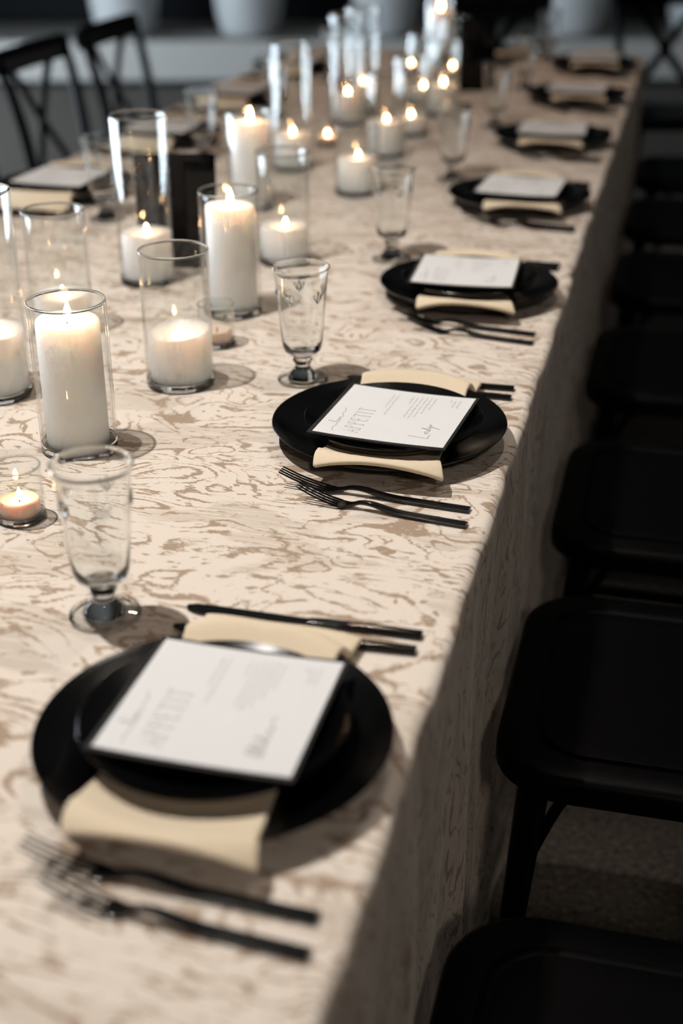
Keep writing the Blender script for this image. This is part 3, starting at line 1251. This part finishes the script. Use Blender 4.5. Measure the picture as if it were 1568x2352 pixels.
mb = MB()
FL = [(0, -.002), (.0022, 0), (.0040, .0035), (.0047, .0075), (.0042, .0120), (.0028, .0175), (.0012, .0225), (0, .0260)]
mb.lathe(FL, 16)
ME_FLAME = mesh_of(mb, 'flame', M['flame'])
mb = MB()
mb.lathe([(r * .70, z * .52) for r, z in FL], 14)
ME_FLAME_S = mesh_of(mb, 'flame', M['flame'])
mb = MB()
mb.tube([(0, 0, -.004), (.0003, 0, .003), (.0012, .0004, .007)], [.0009, .0009, .0006], 8)
ME_WICK = mesh_of(mb, 'wick', M['wick'])


def candle(x, y, z, h, rad, label, tunnel=0.0, mat='wax', flame=True, group='white candles on the table', small=False, name='pillar_candle', seed=0):
    rnd = random.Random(seed)
    seg = 48
    mb = MB()
    prof = [(0, 0), (rad * .94, 0), (rad, .002), (rad, h * .5), (rad, h - .004), (rad * .985, h - .0012), (rad * .94, h), (rad * .86, h - .0008 - tunnel * .4),
            (rad * .6, h - .003 - tunnel), (rad * .3, h - .0042 - tunnel), (0, h - .0045 - tunnel)]
    mb.lathe(prof, seg)
    a0 = rnd.uniform(0, 6)
    for v in mb.v:
        if v.z > h * .7 and math.hypot(v.x, v.y) > rad * .5:
            a = math.atan2(v.y, v.x)
            v.z += (.0010 + tunnel * .45) * math.sin(a + a0) + .0006 * math.sin(3 * a + a0)
    me = mesh_of(mb, name, M[mat])
    o = obj_me(name, me, None, (x, y, z))
    tag(o, label, 'candle', group)
    zt = h - .0045 - tunnel
    obj_me('wick', ME_WICK, o, (0, 0, zt))
    if flame:
        f = obj_me('flame', ME_FLAME_S if small else ME_FLAME, o, (.001, 0, zt + .0035))
        f.rotation_euler = (rnd.uniform(-.10, .10), rnd.uniform(-.12, .12), rnd.uniform(0, 6))
    return o


WZ = TZ + .0085
HOLD = [
    # x, y, glass height, candle height, tunnel, glass label, candle label
    (-.503, .406, .182, .150, 0, 'front glass cylinder beside the tealight, holding the tall sharp pillar candle', 'tall white pillar candle in the front glass cylinder, in focus'),
    (-.461, .635, .182, .066, .007, 'half empty glass cylinder left of the second goblet', 'short hollowed white candle left of the second goblet'),
    (-.679, .540, .267, .080, .003, 'tall glass cylinder cut off by the left border', 'short white candle cut off by the left border'),
    (-.700, .790, .182, .050, 0, 'glass cylinder behind the front pillar candle, near the left border', 'low white candle behind the front pillar candle'),
    (-.674, 1.059, .267, .075, 0, 'tall glass cylinder in front of the near black sign', 'short white candle in front of the near black sign'),
    (-.489, .938, .187, .157, 0, 'glass cylinder with a tall pillar candle, right of the near black sign', 'tall white pillar candle right of the near black sign'),
    (-.491, 1.225, .187, .055, 0, 'glass cylinder behind the second goblet, short candle inside', 'short white candle behind the second goblet'),
    (-.660, 1.570, .187, .160, 0, 'glass cylinder around the tall pillar candle with the leaning flame', 'tall white pillar candle with a leaning flame, left of centre'),
    (-.680, 1.930, .267, .070, 0, 'glass cylinder behind the tall pillar with leaning flame', 'short white candle just right of the tall pillar with leaning flame'),
    (-.487, 1.740, .140, .066, 0, 'low glass cylinder left of the third goblet', 'short white candle left of the third goblet'),
    (-.510, 2.110, .187, .072, 0, 'glass cylinder above the third goblet in the photo', 'short white candle above the third goblet in the photo'),
    (-.505, 2.370, .187, .038, 0, 'blurred glass cylinder left of the fourth goblet', 'low white candle left of the fourth goblet'),
    (-.690, 2.470, .267, .070, 0, 'tall blurred glass cylinder at mid-table beside the far votive', 'blurred short candle at mid-table beside the far votive'),
    (-.690, 2.640, .267, .070, 0, 'tall blurred glass cylinder just behind the mid-table one', 'blurred short candle just behind the mid-table one'),
    (-.560, 2.810, .187, .038, 0, 'blurred glass cylinder between the far candles', 'blurred low candle between the far candles'),
    (-.478, 2.660, .187, .072, 0, 'blurred glass cylinder left of the fifth goblet', 'blurred short candle left of the fifth goblet'),
    (-.545, 3.190, .187, .038, 0, 'blurred glass cylinder left of the far black sign', 'blurred low candle left of the far black sign'),
    (-.660, 3.600, .267, .158, 0, 'tall blurred glass cylinder at the far end, cut by the upper border', 'tall blurred pillar candle at the far end, highest flame in the photo'),
]
for k, (x, y, H, h, tun, gl, cl) in enumerate(HOLD):
    glass_cylinder(x, y, H, gl)
    rad = .0365 if h > .1 else .0405
    candle(x + (.002 if k else -.001), y, WZ, h, rad, cl, tun, seed=k, small=(h < .1))
# small votives
for k, (x, y, gl, cl, fl) in enumerate([
        (-.487, .219, 'small votive glass at the left border, in front of the tall pillar candle', 'peach tealight burning in the small votive at the left border', True),
        (-.463, .790, 'small votive glass behind the half empty cylinder', 'peach tealight in the votive behind the half empty cylinder', False),
        (-.670, 2.200, 'blurred votive glass at mid-table', 'blurred tealight in the votive at mid-table', True),
        (-.705, 3.370, 'blurred votive glass near the far end of the table', 'blurred tealight near the far end of the table', True)]):
    glass_cylinder(x, y, .063, gl, 'votive glasses on the table', .0262, 'votive_glass')
    candle(x, y, TZ + .0056, .018, .0215, cl, 0.0, 'peach_wax', fl, 'tealights on the table', True, 'tealight', 50 + k)


# black signs standing among the candles
def sign(x, y, w, h, rz, label):
    root = empty('table_sign', (x, y, TZ), rz)
    mb = slab(rrect(w, .056, .004, .004, 3), [(0, .0003), (0, .005), (.001, .006)])
    mb.build('base', M['acrylic'], root)
    mb = MB()
    v = rrect(w, h, .003, .003, 3)
    n = len(v)
    mb.add([(a, -.002, b + h / 2 + .005) for a, b in v] + [(a, .002, b + h / 2 + .005) for a, b in v],
           [tuple(range(n)), tuple(range(n, 2 * n))[::-1]] + [(k, (k + 1) % n, (k + 1) % n + n, k + n) for k in range(n)])
    mb.build('panel', M['acrylic'], root)
    tag(root, label, 'sign')


sign(-.660, 1.168, .136, .180, R(14), 'black upright table sign behind the tall left glass cylinder')
sign(-.452, 3.075, .105, .195, R(12), 'black upright table sign at the far end of the table, blurred')
